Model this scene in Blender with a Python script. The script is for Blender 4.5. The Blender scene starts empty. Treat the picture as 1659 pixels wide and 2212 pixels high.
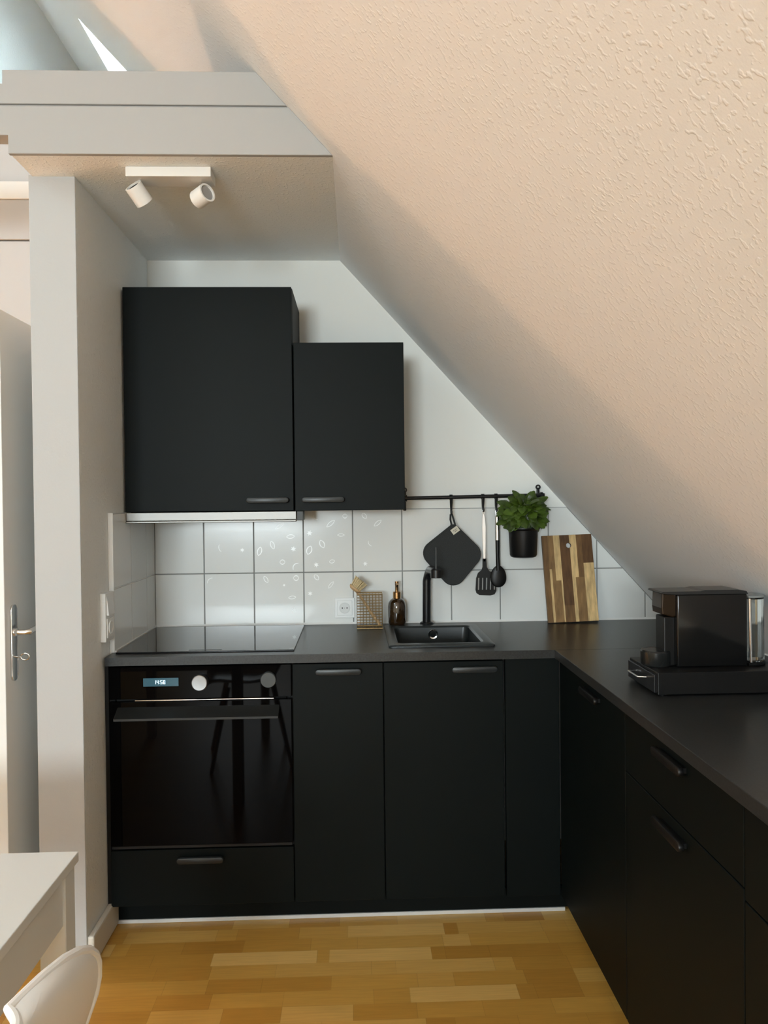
import bpy, bmesh, math, random
from mathutils import Vector, Matrix
random.seed(7)
SC = bpy.context.scene
COL = SC.collection
PI = math.pi

# ------------------------------------------------------------------ camera
CAM = Vector((0.818, -3.147, 1.4024)); YAW, PITCH, ROLL, FPX = 0.0354, -0.0127, -0.0107, 1668.46
fw = Vector((math.sin(YAW) * math.cos(PITCH), math.cos(YAW) * math.cos(PITCH), math.sin(PITCH)))
rt = Vector((math.cos(YAW), -math.sin(YAW), 0)); up = rt.cross(fw)
rt2 = math.cos(ROLL) * rt + math.sin(ROLL) * up
up2 = -math.sin(ROLL) * rt + math.cos(ROLL) * up
cam = bpy.data.cameras.new('camera'); cam_o = bpy.data.objects.new('camera', cam); COL.objects.link(cam_o)
cam_o.matrix_world = Matrix.Translation(CAM) @ Matrix((rt2, up2, -fw)).transposed().to_4x4()
cam.sensor_fit = 'HORIZONTAL'; cam.sensor_width = 36; cam.lens = 36 * FPX / 1659
cam.clip_start = 0.05; cam.clip_end = 60
SC.camera = cam_o

# ------------------------------------------------------------------ world, lights, exposure
SC.view_settings.view_transform = 'Standard'; SC.view_settings.look = 'None'
SC.view_settings.gamma = 1; SC.view_settings.use_curve_mapping = False
SC.view_settings.exposure = 0.42
w = bpy.data.worlds.new('world'); SC.world = w; w.use_nodes = True
w.node_tree.nodes['Background'].inputs[0].default_value = (0.74, 0.93, 1.0, 1)
w.node_tree.nodes['Background'].inputs[1].default_value = 5.0

def area(name, loc, target, sx, sy, power, col):
    l = bpy.data.lights.new(name, 'AREA'); l.shape = 'RECTANGLE'; l.size = sx; l.size_y = sy
    l.energy = power; l.color = col
    o = bpy.data.objects.new(name, l); COL.objects.link(o); o.location = loc
    o.rotation_euler = (Vector(target) - Vector(loc)).to_track_quat('-Z', 'Y').to_euler()
    return o
area('daylight_rear_window', (-0.62, -8.26, 1.68), (-0.62, 0, 1.68), 1.55, 0.9, 232, (0.84, 0.95, 1.0))
area('daylight_roof_window', (-1.75, -3.45, 3.56), (-1.75 + 0.739, -3.45, 3.56 - 0.674), 1.0, 0.95, 9, (0.92, 0.98, 1.0))
area('daylight_loft_window', (0.03, 1.17, 3.49), (0.03 - 0.739, 1.17, 3.49 - 0.674), 0.8, 0.85, 205, (0.78, 0.96, 1.0))
pl = bpy.data.lights.new('warm_lamp', 'POINT'); pl.energy = 84; pl.color = (1.0, 0.56, 0.30); pl.shadow_soft_size = 0.06
plo = bpy.data.objects.new('warm_lamp', pl); COL.objects.link(plo); plo.location = (-3.3, 0.02, 1.25)

# ------------------------------------------------------------------ materials
MATS = {}
def mat(name, col=(0.8, 0.8, 0.8), rough=0.5, metal=0.0, spec=0.5, bump=None, var=None, emit=None, trans=0, ior=1.45, coat=0, sheen=0, aniso=0):
    if name in MATS: return MATS[name]
    m = bpy.data.materials.new(name); m.use_nodes = True; nt = m.node_tree; b = nt.nodes['Principled BSDF']
    b.inputs['Base Color'].default_value = (*col, 1); b.inputs['Roughness'].default_value = rough
    b.inputs['Metallic'].default_value = metal; b.inputs['Specular IOR Level'].default_value = spec
    b.inputs['IOR'].default_value = ior; b.inputs['Transmission Weight'].default_value = trans
    b.inputs['Coat Weight'].default_value = coat; b.inputs['Sheen Weight'].default_value = sheen
    b.inputs['Anisotropic'].default_value = aniso
    tc = nt.nodes.new('ShaderNodeTexCoord')
    if var:   # (scale, amount)
        n = nt.nodes.new('ShaderNodeTexNoise'); n.inputs['Scale'].default_value = var[0]; n.inputs['Detail'].default_value = 4
        nt.links.new(tc.outputs['Object'], n.inputs['Vector'])
        r = nt.nodes.new('ShaderNodeMapRange'); r.inputs[1].default_value = 0.3; r.inputs[2].default_value = 0.7
        r.inputs[3].default_value = 1 - var[1]; r.inputs[4].default_value = 1 + var[1]
        nt.links.new(n.outputs[0], r.inputs[0])
        v = nt.nodes.new('ShaderNodeVectorMath'); v.operation = 'SCALE'; v.inputs[0].default_value = col
        nt.links.new(r.outputs[0], v.inputs['Scale']); nt.links.new(v.outputs[0], b.inputs['Base Color'])
    if bump:  # (scale, strength, distance)
        n = nt.nodes.new('ShaderNodeTexNoise'); n.inputs['Scale'].default_value = bump[0]; n.inputs['Detail'].default_value = 3
        n.inputs['Roughness'].default_value = 0.55
        nt.links.new(tc.outputs['Object'], n.inputs['Vector'])
        bp = nt.nodes.new('ShaderNodeBump'); bp.inputs['Strength'].default_value = bump[1]; bp.inputs['Distance'].default_value = bump[2]
        nt.links.new(n.outputs[0], bp.inputs['Height']); nt.links.new(bp.outputs[0], b.inputs['Normal'])
    if emit:
        b.inputs['Emission Color'].default_value = (*emit[0], 1); b.inputs['Emission Strength'].default_value = emit[1]
    MATS[name] = m
    return m

def woodchip(name, col, strength=0.55, scale=95):
    """painted woodchip wallpaper: sparse raised chips over a fine grain"""
    m = mat(name, col, 0.75, spec=0.25); nt = m.node_tree; b = nt.nodes['Principled BSDF']
    tc = [n for n in nt.nodes if n.type == 'TEX_COORD'][0]
    mp = nt.nodes.new('ShaderNodeMapping'); mp.inputs['Scale'].default_value = (1, 1, 0.75)
    nt.links.new(tc.outputs['Object'], mp.inputs[0])
    dn = nt.nodes.new('ShaderNodeTexNoise'); dn.inputs['Scale'].default_value = scale * 0.7; dn.inputs['Detail'].default_value = 2
    nt.links.new(mp.outputs[0], dn.inputs['Vector'])
    mx = nt.nodes.new('ShaderNodeVectorMath'); mx.operation = 'MULTIPLY_ADD'; mx.inputs[1].default_value = (0.002, 0.002, 0.002)
    nt.links.new(dn.outputs['Color'], mx.inputs[0]); nt.links.new(mp.outputs[0], mx.inputs[2])
    vo = nt.nodes.new('ShaderNodeTexNoise'); vo.inputs['Scale'].default_value = scale; vo.inputs['Detail'].default_value = 1.5
    nt.links.new(mx.outputs[0], vo.inputs['Vector'])
    rg = nt.nodes.new('ShaderNodeMapRange'); rg.inputs[1].default_value = 0.54; rg.inputs[2].default_value = 0.70; rg.interpolation_type = 'SMOOTHSTEP'
    nt.links.new(vo.outputs[0], rg.inputs[0])
    n2 = nt.nodes.new('ShaderNodeTexNoise'); n2.inputs['Scale'].default_value = scale * 2.6; n2.inputs['Detail'].default_value = 2
    nt.links.new(tc.outputs['Object'], n2.inputs['Vector'])
    ad = nt.nodes.new('ShaderNodeMath'); ad.operation = 'MULTIPLY_ADD'; ad.inputs[1].default_value = 0.25
    nt.links.new(n2.outputs[0], ad.inputs[0]); nt.links.new(rg.outputs[0], ad.inputs[2])
    bp = nt.nodes.new('ShaderNodeBump'); bp.inputs['Strength'].default_value = strength; bp.inputs['Distance'].default_value = 0.0022
    nt.links.new(ad.outputs[0], bp.inputs['Height']); nt.links.new(bp.outputs[0], b.inputs['Normal'])
    return m

def parquet(name, along='X'):
    m = mat(name, (0.5, 0.3, 0.1), 0.38, spec=0.45); nt = m.node_tree; b = nt.nodes['Principled BSDF']
    L = nt.links.new; N = nt.nodes.new
    tc = [n for n in nt.nodes if n.type == 'TEX_COORD'][0]
    s = N('ShaderNodeSeparateXYZ'); L(tc.outputs['Object'], s.inputs[0])
    def M(op, a, bb=None, c=None):
        n = N('ShaderNodeMath'); n.operation = op
        for i, v in enumerate((a, bb, c)):
            if v is None: continue
            if isinstance(v, (int, float)): n.inputs[i].default_value = v
            else: L(v, n.inputs[i])
        return n.outputs[0]
    yr = M('DIVIDE', s.outputs[1], 0.067)
    row = M('FLOOR', yr); wn = N('ShaderNodeTexWhiteNoise'); wn.noise_dimensions = '1D'; L(row, wn.inputs['W'])
    sh = M('MULTIPLY', wn.outputs['Value'], 7.3)
    xr = M('ADD', M('DIVIDE', s.outputs[0], 0.36), sh)
    # uneven block lengths
    col = M('FLOOR', xr); fr = M('FRACT', xr)
    wn2 = N('ShaderNodeTexWhiteNoise'); wn2.noise_dimensions = '2D'; cb = N('ShaderNodeCombineXYZ'); L(col, cb.inputs[0]); L(row, cb.inputs[1]); L(cb.outputs[0], wn2.inputs['Vector'])
    cut = M('MULTIPLY_ADD', wn2.outputs['Value'], 0.55, 0.35)
    sub = M('GREATER_THAN', fr, cut)
    cell = M('MULTIPLY_ADD', sub, 0.37, col)
    wn3 = N('ShaderNodeTexWhiteNoise'); wn3.noise_dimensions = '2D'; cb2 = N('ShaderNodeCombineXYZ'); L(cell, cb2.inputs[0]); L(row, cb2.inputs[1]); L(cb2.outputs[0], wn3.inputs['Vector'])
    rp = N('ShaderNodeValToRGB'); e = rp.color_ramp.elements
    e[0].position = 0; e[0].color = (0.41, 0.20, 0.034, 1); e[1].position = 1; e[1].color = (0.66, 0.42, 0.135, 1)
    for pos, c in ((0.3, (0.47, 0.245, 0.045, 1)), (0.65, (0.53, 0.295, 0.062, 1)), (0.85, (0.56, 0.33, 0.085, 1))):
        k = e.new(pos); k.color = c
    L(wn3.outputs['Value'], rp.inputs[0])
    mp = N('ShaderNodeMapping'); mp.inputs['Scale'].default_value = (9, 130, 1); L(tc.outputs['Object'], mp.inputs[0])
    ng = N('ShaderNodeTexNoise'); ng.inputs['Scale'].default_value = 1; ng.inputs['Detail'].default_value = 4; L(mp.outputs[0], ng.inputs['Vector'])
    gr = M('MULTIPLY_ADD', ng.outputs[0], 0.36, 0.82)
    # joints
    fy = M('FRACT', yr); e1 = M('LESS_THAN', fy, 0.018)
    d = M('ABSOLUTE', M('SUBTRACT', fr, cut)); e2 = M('LESS_THAN', d, 0.003); e3 = M('LESS_THAN', fr, 0.004)
    ed = M('MAXIMUM', e1, M('MAXIMUM', e2, e3)); dk = M('SUBTRACT', 1.0, M('MULTIPLY', ed, 0.17))
    v = N('ShaderNodeVectorMath'); v.operation = 'SCALE'; L(rp.outputs[0], v.inputs[0]); L(M('MULTIPLY', gr, dk), v.inputs['Scale'])
    L(v.outputs[0], b.inputs['Base Color'])
    return m

def board_wood(name, uvs):
    """glued acacia staves: x position picks the stave, heights cut them"""
    m = mat(name, (0.5, 0.3, 0.1), 0.5, spec=0.3); nt = m.node_tree; b = nt.nodes['Principled BSDF']; L = nt.links.new; N = nt.nodes.new
    tc = [n for n in nt.nodes if n.type == 'TEX_COORD'][0]
    mp = N('ShaderNodeMapping'); mp.inputs['Scale'].default_value = (75, 75, 7); L(tc.outputs['Object'], mp.inputs[0])
    ng = N('ShaderNodeTexNoise'); ng.inputs['Scale'].default_value = 1; ng.inputs['Detail'].default_value = 5; L(mp.outputs[0], ng.inputs['Vector'])
    at = N('ShaderNodeVertexColor'); at.layer_name = 'stave'
    mr = N('ShaderNodeMapRange'); mr.inputs[1].default_value = 0.3; mr.inputs[2].default_value = 0.7; mr.inputs[3].default_value = 0.68; mr.inputs[4].default_value = 1.25
    L(ng.outputs[0], mr.inputs[0])
    v = N('ShaderNodeVectorMath'); v.operation = 'SCALE'; L(at.outputs[0], v.inputs[0]); L(mr.outputs[0], v.inputs['Scale'])
    L(v.outputs[0], b.inputs['Base Color'])
    return m

M_slope = woodchip('slope_woodchip', (0.77, 0.78, 0.78), 0.25, 105)
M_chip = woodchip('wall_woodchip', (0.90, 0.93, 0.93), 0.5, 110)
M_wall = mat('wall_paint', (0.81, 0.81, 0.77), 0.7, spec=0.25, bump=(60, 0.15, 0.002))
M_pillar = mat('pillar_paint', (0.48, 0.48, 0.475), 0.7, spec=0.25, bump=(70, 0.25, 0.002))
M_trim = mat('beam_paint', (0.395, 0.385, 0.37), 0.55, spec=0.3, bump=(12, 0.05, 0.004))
M_floor = parquet('parquet')
M_base = mat('baseboard_paint', (0.72, 0.68, 0.60), 0.5)
M_front = mat('matte_black_front', (0.0022, 0.0040, 0.0038), 0.50, spec=0.135, bump=(900, 0.04, 0.0003))
M_carc = mat('black_carcass', (0.006, 0.006, 0.006), 0.6, spec=0.3)
M_handle = mat('black_handle', (0.014, 0.017, 0.018), 0.36)
M_top = mat('worktop_laminate', (0.021, 0.022, 0.022), 0.33, spec=0.45, var=(220, 0.35), bump=(400, 0.06, 0.0005))
M_topedge = M_top
M_glass_b = mat('black_glass', (0.0012, 0.0012, 0.0014), 0.03, spec=0.07)
M_hob = mat('hob_glass', (0.006, 0.006, 0.007), 0.03, spec=0.42)
M_steel = mat('brushed_steel', (0.30, 0.297, 0.285), 0.5, metal=1, aniso=0.4)
M_chrome = mat('chrome', (0.75, 0.75, 0.75), 0.12, metal=1)
M_knob = mat('knob_steel', (0.30, 0.305, 0.31), 0.40, metal=1)
M_blk = mat('black_plastic', (0.0045, 0.0045, 0.0045), 0.4, spec=0.35)
M_blkmetal = mat('black_metal', (0.006, 0.006, 0.007), 0.3, spec=0.5)
M_sink = mat('composite_sink', (0.016, 0.020, 0.021), 0.32, spec=0.6, bump=(700, 0.05, 0.0003))
M_tile = mat('tile_glaze', (0.74, 0.75, 0.73), 0.16, spec=0.5, bump=(14, 0.06, 0.003))
M_decor = mat('tile_relief', (0.95, 0.97, 0.96), 0.3, spec=1.0)  # raised glaze, window sheen painted in as a whiter base
M_grout = mat('grout', (0.26, 0.26, 0.25), 0.85)
M_sil = mat('silicone', (0.78, 0.78, 0.76), 0.4)
M_plas = mat('white_plastic', (0.80, 0.81, 0.80), 0.3)
M_hole = mat('dark_hole', (0.01, 0.01, 0.01), 0.8)
M_door = mat('door_paint', (0.82, 0.82, 0.80), 0.4)
M_tabl = mat('table_white', (0.70, 0.71, 0.69), 0.35)
M_chair = mat('chair_plastic', (0.86, 0.85, 0.83), 0.28)
M_wood = mat('beech', (0.55, 0.36, 0.19), 0.5, var=(40, 0.15))
M_bristle = mat('bristle', (0.62, 0.49, 0.28), 0.8, var=(300, 0.25))
M_brass = mat('brass_wire', (0.46, 0.35, 0.18), 0.32, metal=1)
M_gold = mat('bronze_pump', (0.50, 0.30, 0.14), 0.22, metal=1)
M_amber = mat('amber_bottle', (0.022, 0.010, 0.003), 0.07, spec=0.8, coat=1)
M_cloth = mat('charcoal_cloth', (0.040, 0.042, 0.042), 0.95, spec=0.1, var=(500, 0.4), bump=(600, 0.5, 0.001))
M_label = mat('cream_label', (0.62, 0.58, 0.48), 0.8)
M_ink = mat('label_ink', (0.03, 0.03, 0.03), 0.8)
M_leaf = mat('basil_leaf', (0.046, 0.080, 0.008), 0.40, var=(28, 0.65))
M_stem = mat('basil_stem', (0.10, 0.17, 0.05), 0.5)
M_soil = mat('soil', (0.03, 0.02, 0.013), 0.9, bump=(200, 0.8, 0.004))
M_clear = mat('clear_plastic', (0.93, 0.95, 0.94), 0.05, trans=1.0, ior=1.3)
M_water = mat('tank_grey', (0.25, 0.26, 0.25), 0.2)
M_disp = mat('display', (0.01, 0.03, 0.04), 0.1, emit=((0.03, 0.12, 0.17), 0.45))
M_digit = mat('display_digits', (0.5, 0.7, 0.8), 0.3, emit=((0.62, 0.88, 1.0), 1.0))
M_cork = mat('lamp_white', (0.80, 0.78, 0.74), 0.4)
M_dark = mat('dark_grey', (0.05, 0.055, 0.055), 0.5)
M_lens = mat('lamp_lens', (0.30, 0.29, 0.28), 0.15, spec=0.7)
M_acacia = board_wood('acacia_staves', None)
M_frame = mat('window_frame_paint', (0.75, 0.77, 0.77), 0.4)
M_pane = mat('window_pane', (0.95, 0.98, 1.0), 0.0, trans=1.0, ior=1.05)

# ------------------------------------------------------------------ mesh helpers
class MB:
    def __init__(s): s.bm = bmesh.new()
    def _merge(s, b2):
        me = bpy.data.meshes.new('tmp'); b2.to_mesh(me); b2.free(); s.bm.from_mesh(me); bpy.data.meshes.remove(me); return s
    def box(s, x0, x1, y0, y1, z0, z1, bev=0, seg=2, mtx=None):
        b = bmesh.new(); bmesh.ops.create_cube(b, size=1)
        for v in b.verts: v.co = Vector(((x0 + x1) / 2 + v.co.x * (x1 - x0), (y0 + y1) / 2 + v.co.y * (y1 - y0), (z0 + z1) / 2 + v.co.z * (z1 - z0)))
        if bev: bmesh.ops.bevel(b, geom=b.edges[:], offset=bev, segments=seg, profile=0.5, affect='EDGES')
        if mtx: bmesh.ops.transform(b, matrix=mtx, verts=b.verts)
        return s._merge(b)
    def prism(s, pts, d, bev=0, seg=2):
        """pts: list of 3D points (planar), d: extrusion vector"""
        b = bmesh.new(); d = Vector(d); lo = [b.verts.new(Vector(p)) for p in pts]; hi = [b.verts.new(Vector(p) + d) for p in pts]
        n = len(pts); b.faces.new(lo); b.faces.new(hi[::-1])
        for i in range(n): b.faces.new((lo[i], hi[i], hi[(i + 1) % n], lo[(i + 1) % n]))
        bmesh.ops.recalc_face_normals(b, faces=b.faces)
        if bev:
            ed = [e for e in b.edges if (len([1 for v in e.verts if v in lo]) != 1)]
            bmesh.ops.bevel(b, geom=ed, offset=bev, segments=seg, profile=0.5, affect='EDGES')
        return s._merge(b)
    def tube(s, path, r, n=12, cap=True, closed=False):
        b = bmesh.new(); P = [Vector(p) for p in path]; m = len(P); rings = []
        rr = r if isinstance(r, (list, tuple)) else [r] * m
        prev = None
        for i in range(m):
            if closed: t = (P[(i + 1) % m] - P[i - 1]).normalized()
            else: t = ((P[min(i + 1, m - 1)]) - P[max(i - 1, 0)]).normalized()
            if prev is None:
                a = Vector((0, 0, 1)) if abs(t.z) < 0.9 else Vector((1, 0, 0)); u = t.cross(a).normalized()
            else: u = (prev - t * prev.dot(t)).normalized()
            prev = u; v = t.cross(u)
            rings.append([b.verts.new(P[i] + rr[i] * (math.cos(k * 2 * PI / n) * u + math.sin(k * 2 * PI / n) * v)) for k in range(n)])
        for i in range(m if closed else m - 1):
            A, B = rings[i], rings[(i + 1) % m]
            for k in range(n): b.faces.new((A[k], A[(k + 1) % n], B[(k + 1) % n], B[k]))
        if cap and not closed: b.faces.new(rings[0][::-1]); b.faces.new(rings[-1])
        bmesh.ops.recalc_face_normals(b, faces=b.faces)
        return s._merge(b)
    def lathe(s, prof, origin=(0, 0, 0), axis=(0, 0, 1), n=32):
        """prof: list of (radius, height along axis)"""
        b = bmesh.new(); ax = Vector(axis).normalized(); a = Vector((0, 0, 1)) if abs(ax.z) < 0.9 else Vector((1, 0, 0))
        u = ax.cross(a).normalized(); v = ax.cross(u); O = Vector(origin); rings = []
        for (r, h) in prof:
            if r < 1e-6: rings.append([b.verts.new(O + ax * h)])
            else: rings.append([b.verts.new(O + ax * h + r * (math.cos(k * 2 * PI / n) * u + math.sin(k * 2 * PI / n) * v)) for k in range(n)])
        for A, B in zip(rings, rings[1:]):
            for k in range(n):
                k2 = (k + 1) % n
                if len(A) == 1 and len(B) == 1: continue
                if len(A) == 1: b.faces.new((A[0], B[k2], B[k]))
                elif len(B) == 1: b.faces.new((A[k], A[k2], B[0]))
                else: b.faces.new((A[k], A[k2], B[k2], B[k]))
        bmesh.ops.recalc_face_normals(b, faces=b.faces)
        return s._merge(b)
    def quad(s, *p):
        s.bm.faces.new([s.bm.verts.new(Vector(q)) for q in p]); return s
    def build(s, name, material, parent=None, smooth=True, label=None):
        me = bpy.data.meshes.new(name); s.bm.to_mesh(me); s.bm.free()
        me.materials.append(material)
        if smooth:
            for p in me.polygons: p.use_smooth = True
            me.set_sharp_from_angle(angle=math.radians(35))
        o = bpy.data.objects.new(name, me); COL.objects.link(o)
        if parent:
            o.parent = parent
            if parent.type == 'EMPTY': o.matrix_parent_inverse = Matrix.Translation(parent.location).inverted()
        if label: o['label'] = label
        return o

def thing(name, label, cat, loc, group=None):
    o = bpy.data.objects.new(name, None); COL.objects.link(o); o.location = loc; o.empty_display_size = 0.05
    o['label'] = label; o['category'] = cat
    if group: o['group'] = group
    return o
def tag(o, label, cat, group=None):
    o['label'] = label; o['category'] = cat
    if group: o['group'] = group
    return o
def struct(o): o['kind'] = 'structure'; return o
def clip(poly, f):
    """keep part of polygon with f(p)>=0 (f linear)"""
    out = []
    for i in range(len(poly)):
        a, b = poly[i], poly[(i + 1) % len(poly)]; fa, fb = f(a), f(b)
        if fa >= 0: out.append(a)
        if (fa >= 0) != (fb >= 0):
            t = fa / (fa - fb); out.append(tuple(a[k] + (b[k] - a[k]) * t for k in range(len(a))))
    return out

# ------------------------------------------------------------------ room shell
SB, SA = 3.2209, 1.0972                       # right slope: z = SB - SA*x
RX, RZ = -1.011, SB + SA * 1.011              # ridge
YB, YF = 3.6, -8.2
NRM = Vector((SA, 0, 1)).normalized()
def sz(x): return SB - SA * x
def slope_slab(name, xs, ys, holes, zf, nrm, m):
    mb = MB()
    for i in range(len(xs) - 1):
        for j in range(len(ys) - 1):
            if (i, j) in holes: continue
            mb.prism([(xs[i], ys[j], zf(xs[i])), (xs[i + 1], ys[j], zf(xs[i + 1])), (xs[i + 1], ys[j + 1], zf(xs[i + 1])), (xs[i], ys[j + 1], zf(xs[i]))], nrm * 0.22)
    bmesh.ops.remove_doubles(mb.bm, verts=mb.bm.verts, dist=1e-4)
    return struct(mb.build(name, m, smooth=False))
slope_slab('ceiling_right', [RX, -0.52, 0.10, 2.13], [YF, 0.72, 1.62, YB], {(1, 1)}, sz, NRM, M_slope)
NL = Vector((-SA, 0, 1)).normalized(); zl = lambda x: RZ - SA * (RX - x)
slope_slab('ceiling_left', [-4.0, -2.12, -1.40, RX], [YF, -3.95, -2.95, YB], {(1, 1)}, zl, NL, M_slope)
struct(MB().box(-4.1, 2.3, YF, YB, -0.1, 0).build('floor', M_floor, smooth=False))
struct(MB().box(-4.1, -4.0, YF, YB, 0, 1.2).build('wall_left_knee', M_wall, smooth=False))
struct(MB().box(2.105, 2.2, YF, YB, 0, 0.95).build('wall_right', M_wall, smooth=False))
def gable(name, y0, y1, m):
    pts = [(2.13, y0, 0), (2.13, y0, sz(2.13)), (RX, y0, RZ), (-4.0, y0, zl(-4.0)), (-4.0, y0, 0)]
    return struct(MB().prism(pts, (0, y1 - y0, 0)).build(name, m, smooth=False))
gable('wall_far', YB, YB + 0.1, M_wall)
# rear wall with a window opening
rw = MB(); y0 = YF - 0.12; wx0, wx1, wz0, wz1 = -1.42, 0.18, 1.20, 2.16
for pts in ([(2.13, 0), (2.13, sz(2.13)), (wx1, sz(wx1)), (wx1, 0)], [(wx0, 0), (wx0, wz0), (wx1, wz0), (wx1, 0)],
            [(wx0, wz1), (wx0, zl(wx0)), (RX, RZ), (wx1, sz(wx1)), (wx1, wz1)], [(wx0, 0), (wx0, zl(wx0)), (-4.0, zl(-4.0)), (-4.0, 0)]):
    rw.prism([(a, y0, b) for a, b in pts], (0, 0.12, 0))
struct(rw.build('wall_rear', M_wall, smooth=False))
wf = MB()
for (a, b, c, d) in ((wx0, wx0 + .06, wz0, wz1), (wx1 - .06, wx1, wz0, wz1), (wx0 + .06, wx1 - .06, wz0, wz0 + .06), (wx0 + .06, wx1 - .06, wz1 - .06, wz1), (-0.65, -0.59, wz0 + .06, wz1 - .06)):
    wf.box(a, b, YF - 0.055, YF - 0.01, c, d, 0.004)
struct(wf.build('window_2', M_frame, smooth=False))

# kitchen back wall (y=0.008), clipped by the slope, up to the soffit
fs = lambda p: SB - SA * p[0] - p[1]
wb = clip([(-0.157, 0), (2.12, 0), (2.12, 2.45), (-0.157, 2.45)], fs)
struct(MB().prism([(a, 0.008, b) for a, b in wb], (0, 0.10, 0)).build('wall_back', M_wall, smooth=False))
# short wall on the left whose end is the white pillar
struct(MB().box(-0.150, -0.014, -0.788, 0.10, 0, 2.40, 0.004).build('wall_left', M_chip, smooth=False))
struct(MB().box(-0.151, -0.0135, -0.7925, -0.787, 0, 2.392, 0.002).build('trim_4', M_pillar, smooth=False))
# soffit slab
sp = clip([(-0.138, 2.386), (1.2, 2.386), (1.2, 2.56), (-0.138, 2.56)], fs)
struct(MB().prism([(a, -0.930, b) for a, b in sp], (0, 0.93 + YB, 0)).build('ceiling', M_chip, smooth=False))
# beam: lower board, groove, upper board
lo = clip([(-0.142, 2.386), (1.2, 2.386), (1.2, 2.519), (-1.6, 2.519), (-1.6, 2.437), (-0.142, 2.437)], fs)
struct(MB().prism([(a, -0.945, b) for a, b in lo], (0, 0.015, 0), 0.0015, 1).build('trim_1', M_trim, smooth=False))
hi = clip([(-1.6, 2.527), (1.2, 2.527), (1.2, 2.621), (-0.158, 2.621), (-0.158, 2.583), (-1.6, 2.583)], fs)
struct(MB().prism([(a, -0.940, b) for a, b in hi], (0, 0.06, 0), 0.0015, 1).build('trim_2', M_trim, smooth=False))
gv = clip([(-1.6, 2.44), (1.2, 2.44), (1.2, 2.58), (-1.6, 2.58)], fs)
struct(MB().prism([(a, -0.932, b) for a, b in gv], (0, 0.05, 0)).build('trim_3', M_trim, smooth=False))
lf = clip([(-0.157, 2.50), (1.2, 2.50), (1.2, 2.60), (-0.157, 2.60)], fs)
struct(MB().prism([(a, -0.885, b) for a, b in lf], (0, 0.885 + YB, 0)).build('floor_loft', M_trim, smooth=False))
# hall wall behind the open door with the bright slot above it
hw = MB()
hw.box(-4.0, -1.15, 0.12, 0.22, 0, 2.2).box(-1.15, -0.30, 0.12, 0.22, 2.06, 2.50).box(-0.30, -0.15, 0.12, 0.22, 0, 2.50)
hw.box(-1.6, -0.15, 0.105, 0.22, 2.505, 2.665).box(-1.6, -0.15, 0.12, 0.22, 2.738, 2.98)
struct(hw.build('wall_hall', mat('hall_paint', (0.62, 0.62, 0.62), 0.7), smooth=False))
struct(MB().box(-1.6, -0.152, 0.095, 0.20, 2.667, 2.737).build('trim_5', mat('slot_daylight_white', (0.95, 0.96, 0.95), 0.5), smooth=False))  # board closing the slot, its daylight put into the white colour
struct(MB().box(-0.014, 0.006, -0.788, -0.52, 0, 0.092, 0.006).build('baseboard_left', M_base, smooth=False))
# roof window in the right slope
M4 = Matrix.Translation((0, 0, 0))
wm = MB()
def onslope(x, y, off): return Vector((x, y, sz(x))) + NRM * off
def slopebar(mb, x0, x1, y0, y1, o0, o1):
    p = [onslope(x0, y0, o0), onslope(x1, y0, o0), onslope(x1, y1, o0), onslope(x0, y1, o0)]
    mb.prism(p, NRM * (o1 - o0))
for a in ((-0.52, -0.485, 0.72, 1.62), (0.065, 0.10, 0.72, 1.62), (-0.52, 0.10, 0.72, 0.76), (-0.52, 0.10, 1.58, 1.62)):
    slopebar(wm, *a, 0.12, 0.19)
win = struct(wm.build('window_1', M_frame, smooth=False))
pn = MB(); slopebar(pn, -0.49, 0.07, 0.755, 1.585, 0.15, 0.156); pn.build('pane', M_pane, win, smooth=False)

# ------------------------------------------------------------------ wall tiles
TZ1, TZ0, TZB = 1.375, 1.1204, 0.908
J = 0.0022
tb = MB(); gr = MB()
gp = clip([(0.0, TZB - 0.03), (2.09, TZB - 0.03), (2.09, TZ1), (0.0, TZ1)], fs)
gr.prism([(a, 0.0025, b) for a, b in gp], (0, 0.0055, 0))
for i in range(11):
    xa = 0.0019 + 0.2008 * (i) - 0.2008 * 0 ; xb = xa + 0.2008
    for (za, zb) in ((TZB - 0.03, TZ0), (TZ0, TZ1)):
        pl_ = clip([(max(xa + J - 0.004, 0.003), za + J), (xb - J - 0.004, za + J), (xb - J - 0.004, zb - J), (max(xa + J - 0.004, 0.003), zb - J)], lambda p: fs(p) - 0.004)
        if len(pl_) >= 3:
            tb.prism([(a, 0.0, b) for a, b in pl_], (0, 0.006, 0), 0.001, 1)
wt = struct(tb.build('wall_back_tiles', M_tile, smooth=False))
gr.build('grout', M_grout, wt, smooth=False)
MB().prism([(0.0, -0.006, 0.908), (0.0, 0.001, 0.916), (0.0, 0.001, 0.908)], (2.08, 0, 0)).build('sealant', M_sil, wt, smooth=False)
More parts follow.
